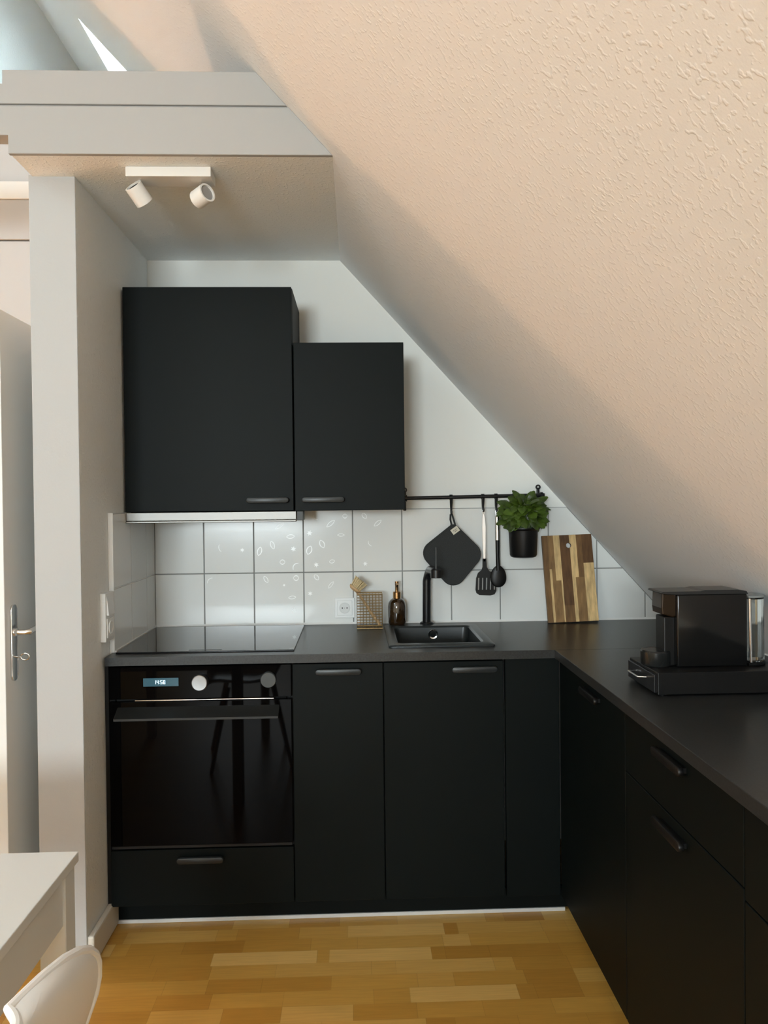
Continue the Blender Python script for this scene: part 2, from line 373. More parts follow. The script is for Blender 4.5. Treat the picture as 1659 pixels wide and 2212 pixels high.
# raised glaze pattern: stars, leaves, sickles
dc = MB()
def star(cx, cz, r, a0=0.3):
    pts = []
    for k in range(12):
        rr = r if k % 2 == 0 else r * 0.42; a = a0 + k * PI / 6; pts.append((cx + rr * math.cos(a), -0.0006, cz + rr * math.sin(a)))
    dc.prism(pts, (0, 0.0008, 0))
def leafring(cx, cz, L_, W_, ang, t=0.16, full=True):
    n = 18; out = []; inn = []
    for k in range(n):
        a = k * 2 * PI / n; x = L_ * math.cos(a); z = W_ * math.sin(a) * (1 - 0.5 * abs(math.cos(a)) ** 3)
        c, s_ = math.cos(ang), math.sin(ang)
        out.append((cx + x * c - z * s_, cz + x * s_ + z * c)); x *= 1 - t * 1.2; z *= 1 - t * 2.6
        inn.append((cx + x * c - z * s_, cz + x * s_ + z * c))
    for k in range(n if full else n // 2):
        k2 = (k + 1) % n
        dc.prism([(out[k][0], -0.0006, out[k][1]), (out[k2][0], -0.0006, out[k2][1]), (inn[k2][0], -0.0006, inn[k2][1]), (inn[k][0], -0.0006, inn[k][1])], (0, 0.0008, 0))
def px2(u, v):    # picture-derived places of the marks on the tile face
    return (u - 763.0) / 532.5 + 0.80, (1235.0 - v) / 532.5 + 1.1204
for u, v, r in ((635, 1184, .0125), (670, 1150, .0125), (684, 1219, .0115), (790, 1218, .0105), (670, 1281, .0105), (635, 1316, .0105), (614, 1262, .006), (525, 1185, .010)):
    star(*px2(u, v), r, random.random())
for u, v, l, w_, a, f in ((629, 1157, .017, .009, 0.1, True), (590, 1175, .018, .009, 1.9, True), (697, 1174, .018, .011, 2.0, True), (669, 1187, .019, .012, 1.2, True),
                       (611, 1212, .011, .011, 0, True), (640, 1247, .012, .012, 0, True), (684, 1246, .014, .009, 2.2, True), (631, 1289, .016, .007, 0.1, True),
                       (738, 1155, .015, .006, 0.0, True), (789, 1114, .014, .009, 2.2, True), (684, 1116, .014, .008, 2.3, False), (747, 1114, .010, .010, 0, True),
                       (716, 1130, .022, .008, 0.7, True), (818, 1130, .020, .008, 0.7, True), (606, 1134, .022, .007, 0.6, True), (562, 1188, .019, .010, 1.3, True),
                       (575, 1249, .016, .008, 2.1, True), (640, 1222, .018, .012, 0.9, False), (715, 1263, .018, .006, 0.9, True), (801, 1174, .013, .007, 2.1, False),
                       (718, 1212, .012, .008, 0.2, True), (478, 1180, .016, .007, 1.8, False), (455, 1250, .016, .008, 0.8, False)):
    leafring(*px2(u, v), l, w_, a, 0.13, f)
dc.build('relief_pattern', M_decor, wt, smooth=False)
# left side tiles
lt = MB(); gl = MB().box(-0.0135, -0.001, -0.533, 0.003, TZB - 0.03, TZ1)
for (ya, yb) in ((-0.533, -0.329), (-0.328, -0.1275), (-0.1265, 0.0)):
    for (za, zb) in ((TZB - 0.03, TZ0), (TZ0, TZ1)):
        lt.box(-0.006, 0.002, ya + 0.0012, yb - 0.0008, za + J, zb - J, 0.001, 1)
ls = struct(lt.build('wall_left_tiles', M_tile, smooth=False)); gl.build('grout', M_sil, ls, smooth=False)
MB().box(-0.0135, 0.0035, -0.5375, -0.532, TZB, TZ1 + .001, .001, 1).box(0.002, .008, -.532, -.004, .908, .914).build('sealant', M_sil, ls, smooth=False)

# ------------------------------------------------------------------ fronts and cabinets
FY = -0.605
def handle(cx, z, y, parent, L_=0.152, axis='x', m=None):
    """capsule bar handle with a recessed foot"""
    mb = MB(); h = 0.0105; n = 8; pts = []
    for sgn, a0 in ((1, -PI / 2), (-1, PI / 2)):
        for k in range(n + 1):
            a = a0 + k * PI / n; pts.append((sgn * (L_ / 2 - h) + h * math.cos(a), h * math.sin(a)))
    if axis == 'x':
        mb.prism([(cx + a, y - 0.022, z + b) for a, b in pts], (0, 0.013, 0), 0.0035, 2)
        mb.box(cx - L_ / 2 + 0.012, cx + L_ / 2 - 0.012, y - 0.010, y, z - 0.0055, z + 0.0055)
    else:
        mb.prism([(y - 0.022, cx + a, z + b) for a, b in pts], (0.013, 0, 0), 0.0035, 2)
        mb.box(y - 0.010, y, cx - L_ / 2 + 0.012, cx + L_ / 2 - 0.012, z - 0.0055, z + 0.0055)
    return mb.build('handle', m or M_handle, parent)
def door(x0, x1, z0, z1, parent, name='door', y=FY):
    return MB().box(x0 + 0.0015, x1 - 0.0015, y, y + 0.018, z0, z1, 0.0012, 1).build(name, M_front, parent, smooth=False)

# oven housing cabinet with drawer
c = thing('oven_cabinet', 'black oven housing cabinet with a drawer below the built-in oven', 'cabinet', (0.3, -0.3, 0.085))
b_ = MB().box(0.0, 0.018, FY + 0.02, -0.02, 0.085, 0.876).box(0.582, 0.6, FY + 0.02, -0.02, 0.085, 0.876).box(0.018, 0.582, FY + 0.02, -0.02, 0.085, 0.103).box(0.018, 0.582, -0.03, -0.02, 0.103, 0.876).box(0.018, 0.582, FY + 0.02, -0.02, 0.262, 0.276)
b_.box(-0.0125, -0.001, FY + 0.012, -0.1, 0.0, 0.876)
b_.build('body', M_carc, c, smooth=False)
dr = door(0.0, 0.6, 0.086, 0.270, c, 'drawer'); handle(0.295, 0.240, FY, dr)

# oven
ov = thing('oven', 'black glass built-in oven with digital clock and steel knob', 'oven', (0.3, -0.4, 0.276))
MB().box(0.02, 0.58, FY + 0.022, -0.06, 0.278, 0.868, 0.003).build('body', M_carc, ov, smooth=False)
cp = MB().box(0.004, 0.597, FY - 0.002, FY + 0.02, 0.767, 0.874, 0.0015).build('control_panel', M_glass_b, ov, smooth=False)
MB().box(0.116, 0.230, FY - 0.0035, FY - 0.0015, 0.809, 0.836).build('display', M_disp, ov, smooth=False)
SEG = {'1': 'bc', '4': 'fgbc', '5': 'afgcd', '8': 'abcdefg'}
dg = MB()
def seg7(ch, x, z, w_, h_, t):
    y0, y1 = FY - 0.0042, FY - 0.0034
    R = {'a': (x, x + w_, z + h_ - t, z + h_), 'd': (x, x + w_, z, z + t), 'g': (x, x + w_, z + h_ / 2 - t / 2, z + h_ / 2 + t / 2),
         'f': (x, x + t, z + h_ / 2, z + h_), 'e': (x, x + t, z, z + h_ / 2), 'b': (x + w_ - t, x + w_, z + h_ / 2, z + h_), 'c': (x + w_ - t, x + w_, z, z + h_ / 2)}
    for q in SEG[ch]:
        a = R[q]; dg.box(a[0], a[1], y0, y1, a[2], a[3])
xx = 0.1555
for ch in '14:58':
    if ch == ':':
        dg.box(xx, xx + 0.0011, FY - .0042, FY - .0034, 0.8185, 0.8197).box(xx, xx + 0.0011, FY - .0042, FY - .0034, 0.8255, 0.8267); xx += 0.0028; continue
    ww = 0.0018 if ch == '1' else 0.0068
    seg7(ch, xx, 0.8165, ww, 0.0125, 0.0017); xx += ww + 0.0023
dg.build('clock_digits', M_digit, ov, smooth=False, label='white clock digits reading 14:58')
kn = MB().lathe([(0, 0.001), (0.027, 0.001), (0.027, 0.004), (0.0255, 0.021), (0.0235, 0.0225), (0, 0.0215)], (0.301, FY, 0.821), (0, -1, 0), 48)
kn.build('knob', M_knob, ov, label='round brushed steel knob')
MB().lathe([(0, 0.001), (0.0255, 0.001), (0.0255, 0.012), (0.024, 0.0145), (0, 0.0145)], (0.523, FY, 0.825), (0, -1, 0), 40).build('knob', M_dark, ov, label='flat dark grey round knob')
MB().box(0.088, 0.540, FY - 0.005, FY + 0.004, 0.7615, 0.7650, 0.001, 1).build('trim_strip', M_chrome, ov, smooth=False)
od = MB().box(0.004, 0.597, FY - 0.003, FY + 0.018, 0.286, 0.7595, 0.0015).build('door', M_glass_b, ov, smooth=False)
MB().box(0.008, 0.594, FY - 0.001, FY + 0.01, 0.2765, 0.285).build('lower_trim', M_blk, ov, smooth=False)
oh = MB().prism([(0.032, FY - 0.003, 0.742), (0.032, FY - 0.003, 0.736), (0.032, FY - 0.044, 0.7085), (0.032, FY - 0.050, 0.7095), (0.032, FY - 0.050, 0.7165)], (0.526, 0, 0), 0.001, 1)
oh.build('handle', mat('oven_handle', (0.010, 0.011, 0.011), 0.35), od, smooth=False)

# base cabinets
def base_cab(x0, x1, label, hx):
    c = thing('base_cabinet', label, 'cabinet', ((x0 + x1) / 2, -0.3, 0.085), 'black base cabinets')
    MB().box(x0 + .0005, x0 + 0.018, FY + 0.02, -0.02, 0.085, 0.872).box(x1 - 0.018, x1 - .0005, FY + 0.02, -0.02, 0.085, 0.872).box(x0 + 0.018, x1 - 0.018, FY + 0.02, -0.02, 0.085, 0.103).box(x0 + 0.018, x1 - 0.018, -0.03, -0.02, 0.103, 0.872).build('body', M_carc, c, smooth=False)
    d = door(x0, x1, 0.086, 0.873, c); handle(hx, 0.8475, FY, d)
base_cab(0.6, 0.9, 'narrow matte black base cabinet right of the oven', 0.752)
base_cab(0.9, 1.3, 'matte black base cabinet under the sink', 1.2015)
tag(MB().box(1.305, 1.485, FY + 0.001, FY + 0.019, 0.083, 0.877, 0.001, 1).build('filler_panel', M_front, smooth=False), 'plain black filler panel in the corner beside the sink cabinet', 'panel')
pk = MB().box(0.0005, 1.53, -0.545, -0.53, 0.012, 0.083, 0.001, 1).build('plinth', M_front, smooth=False)
tag(pk, 'black plinth board along the floor below the oven and sink cabinets', 'plinth')
MB().box(0.001, 1.515, -0.5495, -0.528, 0.0, 0.0125, 0.001, 1).build('sealing_strip', mat('strip_aluminium', (0.75, 0.76, 0.76), 0.35, metal=0.4), pk, smooth=False, label='thin silver strip on the floor')

# right run, fronts facing -x
RXF = 1.487
def rcab(y1, y0, label, fronts):
    c = thing('base_cabinet', label, 'cabinet', (1.8, (y0 + y1) / 2, 0.085), 'black base cabinets')
    MB().box(RXF + 0.02, 2.08, y0 + .0005, y0 + 0.018, 0.085, 0.876).box(RXF + 0.02, 2.08, y1 - 0.018, y1 - .0005, 0.085, 0.876).box(RXF + 0.02, 2.08, y0 + 0.018, y1 - 0.018, 0.085, 0.103).build('body', M_carc, c, smooth=False)
    for (nm, z0, z1, hy, hz) in fronts:
        d = MB().box(RXF, RXF + 0.018, y0 + 0.0015, y1 - 0.0015, z0, z1, 0.0012, 1).build(nm, M_front, c, smooth=False)
        handle(hy, hz, RXF, d, axis='y', m=M_blk)
rcab(-0.6075, -1.233, 'dark base cabinet in the right run beside the corner', [('door', 0.086, 0.873, -0.97, 0.845)])
rcab(-1.233, -1.83, 'base cabinet below the coffee machine with a shallow top drawer', [('drawer', 0.722, 0.873, -1.53, 0.845), ('door', 0.086, 0.719, -1.53, 0.69)])
rcab(-1.83, -2.43, 'dark drawer cabinet in the right run nearest the viewer', [('drawer', 0.702, 0.873, -2.13, 0.845), ('drawer', 0.402, 0.699, -2.13, 0.67), ('drawer', 0.086, 0.399, -2.13, 0.37)])
tag(MB().box(1.535, 1.55, -2.43, -0.546, 0, 0.083, .001, 1).build('plinth', M_front, smooth=False), 'black plinth board under the right-hand run of cabinets', 'plinth')

# worktops
wk = MB()
X0, X1, Yf, Ybk = -0.004, 2.10, -0.62, -0.001
hx0, hx1, hy0, hy1 = 0.937, 1.272, -0.525, -0.105
Z0, Z1 = 0.880, 0.908
b = bmesh.new()
def grid_slab(b, xs, ys, hole, z0, z1):
    V = {}
    def g(i, j, t):
        if (i, j, t) not in V: V[(i, j, t)] = b.verts.new((xs[i], ys[j], z1 if t else z0))
        return V[(i, j, t)]
    nx, ny = len(xs) - 1, len(ys) - 1
    solid = lambda i, j: 0 <= i < nx and 0 <= j < ny and (i, j) != hole
    for i in range(nx):
        for j in range(ny):
            if not solid(i, j): continue
            b.faces.new((g(i, j, 1), g(i + 1, j, 1), g(i + 1, j + 1, 1), g(i, j + 1, 1)))
            b.faces.new((g(i, j, 0), g(i, j + 1, 0), g(i + 1, j + 1, 0), g(i + 1, j, 0)))
            if not solid(i, j - 1): b.faces.new((g(i, j, 0), g(i + 1, j, 0), g(i + 1, j, 1), g(i, j, 1)))
            if not solid(i, j + 1): b.faces.new((g(i + 1, j + 1, 0), g(i, j + 1, 0), g(i, j + 1, 1), g(i + 1, j + 1, 1)))
            if not solid(i - 1, j): b.faces.new((g(i, j + 1, 0), g(i, j, 0), g(i, j, 1), g(i, j + 1, 1)))
            if not solid(i + 1, j): b.faces.new((g(i + 1, j, 0), g(i + 1, j + 1, 0), g(i + 1, j + 1, 1), g(i + 1, j, 1)))
grid_slab(b, [X0, hx0, hx1, X1], [Yf, hy0, hy1, Ybk], (1, 1), Z0, Z1)
wk._merge(b)
tag(wk.build('worktop', M_top, smooth=False), 'dark grey laminate worktop along the tiled back wall, holding hob and sink', 'worktop', 'dark laminate worktops')
tag(MB().box(1.467, 2.10, -2.45, -0.6215, Z0, Z1, 0.0012, 1).build('worktop', M_top, smooth=False), 'dark grey laminate worktop under the slope carrying the coffee machine', 'worktop', 'dark laminate worktops')

# wall cabinets
def wall_cab(x0, x1, z0, z1, label, hx):
    c = thing('wall_cabinet', label, 'cabinet', ((x0 + x1) / 2, -0.15, z0), 'black wall cabinets')
    MB().box(x0, x1, -0.345, 0.007 if z0 > 1.376 else -0.0015, z0, z1, 0.001, 1).build('body', M_carc, c, smooth=False)
    d = MB().box(x0 + 0.0015, x1 - 0.0015, -0.365, -0.3465, z0 - 0.002, z1, 0.0012, 1).build('door', M_front, c, smooth=False)
    handle(hx, 1.414, -0.365, d)
wall_cab(-0.006, 0.594, 1.3785, 2.176, 'tall matte black wall cabinet above the extractor hood', 0.501)
wall_cab(0.596, 0.994, 1.3765, 1.977, 'shorter matte black wall cabinet right of the tall one', 0.699)

# extractor hood
h = thing('extractor_hood', 'slim pull-out extractor hood under the tall wall cabinet', 'extractor hood', (0.3, -0.2, 1.338))
MB().box(0.006, 0.600, -0.345, -0.02, 1.352, 1.3755, 0.002).build('body', M_blk, h, smooth=False)
MB().box(0.004, 0.602, -0.386, -0.350, 1.345, 1.3735, 0.001, 1).box(0.004, 0.602, -0.391, -0.350, 1.3365, 1.3435, 0.0015, 1).build('front_bar', M_steel, h, smooth=False, label='brushed steel pull-out front')
MB().box(0.603, 0.627, -0.375, -0.30, 1.341, 1.3735, 0.002).build('end_cap', M_dark, h, smooth=False)

# hob
hb = thing('induction_hob', 'flush black glass hob on the worktop above the oven', 'hob', (0.3, -0.3, 0.908))
MB().box(0.014, 0.603, -0.560, -0.040, 0.9085, 0.913, 0.001, 1).build('glass_plate', M_hob, hb, smooth=False)
MB().box(0.25, 0.36, -0.545, -0.535, 0.913, 0.91325).build('touch_control', M_dark, hb, smooth=False)

# sink
sk = thing('sink', 'small black rectangular composite sink set into the worktop', 'sink', (1.104, -0.315, 0.75))
b = bmesh.new()
rx0, rx1, ry0, ry1 = 0.922, 1.286, -0.540, -0.090
ix0, ix1, iy0, iy1 = 0.958, 1.250, -0.485, -0.130
def rr(x0, x1, y0, y1, r, z, n=6):
    L_ = []
    for cx, cy, a0 in ((x1 - r, y1 - r, 0), (x0 + r, y1 - r, PI / 2), (x0 + r, y0 + r, PI), (x1 - r, y0 + r, 3 * PI / 2)):
        for k in range(n + 1):
            a = a0 + k * PI / 2 / n; L_.append(Vector((cx + r * math.cos(a), cy + r * math.sin(a), z)))
    return L_
loops = [rr(rx0, rx1, ry0, ry1, 0.014, 0.9085), rr(rx0, rx1, ry0, ry1, 0.014, 0.913), rr(rx0 + .004, rx1 - .004, ry0 + .004, ry1 - .004, 0.012, 0.9155),
         rr(ix0 - .006, ix1 + .006, iy0 - .006, iy1 + .006, 0.026, 0.9145), rr(ix0, ix1, iy0, iy1, 0.022, 0.908), rr(ix0 + .008, ix1 - .008, iy0 + .008, iy1 - .008, 0.03, 0.76), rr(ix0 + .03, ix1 - .03, iy0 + .03, iy1 - .03, 0.03, 0.745),
         rr(ix0 + .03, ix1 - .03, iy0 + .03, iy1 - .03, 0.03, 0.739), rr(ix0 - .002, ix1 + .002, iy0 - .002, iy1 + .002, 0.03, 0.755), rr(ix0 - .008, ix1 + .008, iy0 - .008, iy1 + .008, 0.022, 0.9083)]
rings = [[b.verts.new(v) for v in L_] for L_ in loops]
for A, B_ in zip(rings, rings[1:]):
    if A is rings[6]: continue
    n = len(A)
    for k in range(n): b.faces.new((A[k], A[(k + 1) % n], B_[(k + 1) % n], B_[k]))
b.faces.new(rings[6]); b.faces.new(rings[7])
for k in range(len(rings[0])): b.faces.new((rings[9][k], rings[9][(k + 1) % len(rings[0])], rings[0][(k + 1) % len(rings[0])], rings[0][k]))
bmesh.ops.recalc_face_normals(b, faces=b.faces)
mbx = MB(); mbx._merge(b); mbx.build('basin', M_sink, sk)
MB().lathe([(0.013, 0.001), (0.013, 0.004), (0.0175, 0.005), (0.0195, 0.002), (0.0195, 0)], (1.112, iy1 - 0.0025, 0.883), (0, -1, 0), 36).lathe([(0, .006), (0.0105, 0.006), (0.0115, 0.002)], (1.112, iy1 - 0.0025, 0.883), (0, -1, 0), 36).build('overflow_ring', M_chrome, sk, label='round chrome overflow fitting')
MB().lathe([(0, 0.004), (0.03, 0.004), (0.04, 0.006), (0.043, 0)], (1.104, -0.31, 0.7455), (0, 0, 1), 36).build('drain', M_chrome, sk)

# faucet
fc = thing('faucet', 'black single-lever kitchen faucet behind the sink', 'faucet', (1.098, -0.058, 0.908))
path = [(1.094, -0.058, 0.912), (1.095, -0.058, 1.0), (1.096, -0.058, 1.085)]
for k in range(1, 9):
    a = k * (PI / 2) / 8; path.append((1.096 + 0.010 * math.sin(a), -0.058 - 0.048 * (1 - math.cos(a)), 1.085 + 0.048 * math.sin(a)))
path += [(1.112, -0.15, 1.134), (1.118, -0.20, 1.134)]
MB().tube(path, 0.0165, 20).build('spout', M_blkmetal, fc)
MB().lathe([(0, 0), (0.027, 0), (0.027, 0.008), (0.024, 0.012), (0.017, 0.013)], (1.094, -0.058, 0.9083), (0, 0, 1), 32).build('base', M_blkmetal, fc)
MB().lathe([(0.0, 0), (0.021, 0), (0.021, 0.03), (0.018, 0.034), (0, 0.034)], (1.118, -0.215, 1.112), (0, 0, 1), 28).lathe([(0, 0), (0.0175, 0), (0.0185, 0.004), (0.0185, 0.03), (0, 0.034)], (1.117, -0.185, 1.128), (0, -1, 0), 28).build('aerator_head', M_blkmetal, fc)
MB().tube([(1.118, -0.215, 1.14), (1.1185, -0.215, 1.17), (1.119, -0.213, 1.228)], [0.004, 0.0032, 0.0028], 10).build('lever', M_dark, fc)

# ------------------------------------------------------------------ items at the back wall
# wire basket
wbk = thing('wire_basket', 'narrow brass wire mesh basket standing beside the socket', 'basket', (0.864, -0.11, 0.908))
mesh = MB(); bx0, bx1, by0, by1, bz0, bz1 = 0.815, 0.914, -0.150, -0.090, 0.9095, 1.045
wr = 0.0012
for k in range(9):
    x = bx0 + (bx1 - bx0) * k / 8
    mesh.tube([(x, by0, bz1), (x, by0, bz0 + .004), (x, by1, bz0 + .004), (x, by1, bz1)], wr, 6)
for k in range(5):
    y = by0 + (by1 - by0) * k / 4
    mesh.tube([(bx0, y, bz1), (bx0, y, bz0 + .004), (bx1, y, bz0 + .004), (bx1, y, bz1)], wr, 6)
for k in range(1, 12):
    z = bz0 + .004 + (bz1 - bz0 - .004) * k / 12
    mesh.tube([(bx0, by0, z), (bx1, by0, z), (bx1, by1, z), (bx0, by1, z)], wr, 6, closed=True)
mesh.build('mesh', M_brass, wbk)
for z in (bz1, bz0 + 0.0022): MB().tube([(bx0, by0, z), (bx1, by0, z), (bx1, by1, z), (bx0, by1, z)], 0.0022, 8, closed=True).build('rim', M_brass, wbk)
# dish brush
db = thing('dish_brush', 'wooden dish brush leaning in the brass wire basket', 'brush', (0.903, -0.12, 0.915))
MB().tube([(0.9045, -0.121, 0.9205), (0.87, -0.12, 0.97), (0.828, -0.12, 1.036)], [0.0055, 0.0065, 0.0045], 12).build('handle', M_wood, db)
ax = Vector((0.62, 0.0, 0.78)).normalized(); hc = Vector((0.806, -0.12, 1.062))
MB().lathe([(0, -0.006), (0.018, -0.005), (0.025, 0.002), (0.026, 0.008), (0, 0.009)], hc, ax, 32).tube([(0.828, -0.12, 1.036), (0.808, -0.12, 1.058)], 0.0035, 8).build('head', M_wood, db)
br = MB(); u = ax.cross(Vector((0, 1, 0))).normalized(); v = Vector((0, 1, 0))
for k in range(90):
    rr_ = 0.022 * math.sqrt(random.random()); a = random.random() * 2 * PI
    p0 = hc + ax * 0.008 + u * rr_ * math.cos(a) + v * rr_ * math.sin(a); p1 = hc + ax * (0.042 + 0.004 * random.random()) + u * rr_ * 1.35 * math.cos(a) + v * rr_ * 1.35 * math.sin(a)
    br.tube([p0, p1], [0.0013, 0.0016], 5)
br.build('bristles', M_bristle, db)
# soap dispenser
so = thing('soap_dispenser', 'dark amber soap bottle with bronze pump left of the faucet', 'soap dispenser', (0.975, -0.060, 0.908))
so_c = (0.975, -0.066, 0.9083)
MB().lathe([(0, 0), (0.026, 0), (0.031, 0.004), (0.0355, 0.016), (0.0365, 0.04), (0.0365, 0.078), (0.034, 0.092), (0.027, 0.104), (0.018, 0.110), (0, 0.111)], so_c, (0, 0, 1), 40).build('bottle', M_amber, so)
MB().lathe([(0.0, 0.110), (0.0155, 0.110), (0.0155, 0.134), (0.014, 0.136), (0.007, 0.137), (0.007, 0.160), (0.0075, 0.161), (0.0075, 0.177), (0, 0.178)], so_c, (0, 0, 1), 28).tube([(0.975, -0.066, 1.077), (0.975, -0.10, 1.078), (0.975, -0.108, 1.072)], 0.0042, 10).build('pump', M_gold, so, label='bronze metal pump')

# socket on back wall
st = thing('wall_socket', 'white wall socket on the tiles left of the wire basket', 'socket', (0.765, 0, 0.974))
MB().box(0.7245, 0.8055, -0.006, -0.0002, 0.9335, 1.0145, 0.002).build('frame', M_plas, st, smooth=False)
MB().box(0.7345, 0.7955, -0.0085, -0.0055, 0.9435, 1.0045, 0.0015).build('insert', M_plas, st, smooth=False)
MB().lathe([(0.0225, 0.0), (0.0225, 0.0022), (0.0195, 0.0022), (0.0190, 0.0004), (0, 0.0004)], (0.765, -0.0085, 0.974), (0, -1, 0), 40).build('recess', mat('socket_recess', (0.66, 0.67, 0.66), .35), st)
MB().lathe([(0, 0.0), (0.0026, 0.0)], (0.7555, -0.0095, 0.974), (0, -1, 0), 12).lathe([(0, 0.0), (0.0026, 0.0)], (0.7745, -0.0095, 0.974), (0, -1, 0), 12).lathe([(0, 0.0), (0.0012, 0.0)], (0.765, -0.0095, 0.974), (0, -1, 0), 12).build('contact_holes', M_hole, st)
# switch + socket on left wall
sw = thing('switch_and_socket', 'white light switch over socket in one frame on the left wall edge', 'light switch', (-0.01, -0.583, 1.04))
MB().box(-0.0142, 0.004, -0.625, -0.541, 0.958, 1.116, 0.002).build('frame', M_plas, sw, smooth=False)
MB().prism([(0.003, -0.614, 1.044), (0.003, -0.614, 1.105), (0.0045, -0.614, 1.105), (0.011, -0.614, 1.044)], (0, 0.062, 0)).build('rocker', M_plas, sw, smooth=False)
MB().box(0.003, 0.0065, -0.614, -0.552, 0.970, 1.033, 0.001, 1).build('socket_insert', M_plas, sw, smooth=False)
MB().lathe([(0.022, 0), (0.022, 0.0025), (0.019, 0.0025), (0.0185, 0.0005), (0, 0.0005)], (0.0065, -0.583, 1.0015), (1, 0, 0), 36).build('socket_ring', M_plas, sw)

# rail with hooks
rl = thing('utensil_rail', 'black wall rail running from the wall cabinet to the slope', 'rail', (1.29, -0.03, 1.417))
MB().tube([(1.0165, -0.058, 1.417), (1.575, -0.058, 1.4245)], 0.0075, 16).build('bar', M_blkmetal, rl)
for x, z in ((1.014, 1.417), (1.562, 1.4235)):
    bq = MB().box(x - 0.006, x + 0.006, -0.0075 if z > 1.42 else -0.006, 0.0025, z - 0.05, z + 0.032, 0.002).tube([(x, -0.004, z), (x, -0.058, z)], 0.008, 14)
    bq.lathe([(0.0, -0.004), (0.013, -0.004), (0.013, 0.006), (0, 0.006)], (x, -0.058, z), (1, 0, 0), 20)
    bq.lathe([(0.0045, 0), (0.0105, 0), (0.0105, 0.006), (0.0045, 0.006), (0.0045, 0)], (x, -0.0015, z + 0.034), (0, -1, 0), 20)
    bq.build('bracket', M_blkmetal, rl)
def hook(x, zr, drop, label):
    mb = MB(); y = -0.058
    mb.lathe([(0.0078, -0.006), (0.0108, -0.006), (0.0108, 0.006), (0.0078, 0.006), (0.0078, -0.006)], (x, y, zr), (1, 0, 0), 20)
    mb.tube([(x, y - 0.008, zr - 0.006), (x, y - 0.006, zr - 0.02), (x, y - 0.003, zr - 0.04), (x, y - 0.006, zr - drop + 0.006), (x, y - 0.014, zr - drop), (x, y - 0.021, zr - drop + 0.003), (x, y - 0.022, zr - drop + 0.012)], [0.0062, 0.0062, 0.0050, 0.0034, 0.0034, 0.0034, 0.003], 10)
    return tag(mb.build('rail_hook', M_blk), label, 'hook', 'black hooks on the wall rail')
hook(1.197, 1.4193, 0.066, 'black rail hook holding the dark pot holder')
hook(1.325, 1.4210, 0.060, 'black rail hook holding the slotted turner')
hook(1.378, 1.4217, 0.060, 'black rail hook holding the serving spoon')
hook(1.452, 1.4225, 0.066, 'black rail hook at the left side of the basil pot')
hook(1.520, 1.4232, 0.066, 'black rail hook at the right side of the basil pot')

# pot holder
ph = thing('pot_holder', 'dark grey square fabric pot holder hanging by its corner loop', 'pot holder', (1.2, -0.07, 1.06))
corners = [(1.206, 1.312, 0.018), (1.326, 1.192, 0.045), (1.203, 1.046, 0.045), (1.066, 1.203, 0.045)]
def rounded(cs, n=8):
    out = []
    m = len(cs)
    for i in range(m):
        p = Vector(cs[i][:2]); a = Vector(cs[i - 1][:2]); c_ = Vector(cs[(i + 1) % m][:2]); r = cs[i][2]
        d1 = (a - p).normalized(); d2 = (c_ - p).normalized(); half = math.acos(max(-1, min(1, d1.dot(d2)))) / 2
        t = r / math.tan(half); s0 = p + d1 * t; s1 = p + d2 * t; cen = p + (d1 + d2).normalized() * (r / math.sin(half))
        a0 = math.atan2(s0.y - cen.y, s0.x - cen.x); a1 = math.atan2(s1.y - cen.y, s1.x - cen.x); da = (a1 - a0 + PI) % (2 * PI) - PI
        for k in range(n + 1): aa = a0 + da * k / n; out.append((cen.x + r * math.cos(aa), cen.y + r * math.sin(aa)))
    return out
ol = rounded(corners)
PY = -0.070
def yb(x, z): return PY - 0.003 * math.sin((x - 1.06) * 18)
MB().prism([(a, PY, b_) for a, b_ in ol], (0, 0.008, 0), 0.003, 2).build('pad', M_cloth, ph)
MB().tube([(a, PY + 0.004, b_) for a, b_ in ol], 0.0048, 8, closed=True).build('piping', M_cloth, ph)
MB().tube([(1.214, PY + .004, 1.300), (1.207, PY + .002, 1.325), (1.1985, PY - 0.001, 1.352), (1.1925, PY - .002, 1.350), (1.192, PY, 1.33), (1.199, PY + .004, 1.303)], 0.0036, 8).build('loop', M_cloth, ph)
rm = Matrix.Translation((1.211, PY, 1.287)) @ Matrix.Rotation(-0.62, 4, 'Y')
MB().box(-0.016, 0.016, -0.0016, 0, -0.0115, 0.0115, mtx=rm).build('fabric_label', M_label, ph, smooth=False, label='small cream fabric label with dark lettering')
ik = MB()
random.seed(3)
for row, (xa, xb) in ((0.0028, (-0.009, 0.009)), (-0.0035, (-0.006, 0.007))):
    x = xa
    while x < xb:
        w_ = 0.0012 + 0.0012 * random.random(); ik.box(x, x + w_, -0.0019, -0.0016, row - 0.0016, row + 0.0016 * random.random(), mtx=rm); x += w_ + 0.0008
ik.build('label_lettering', M_ink, ph, smooth=False)

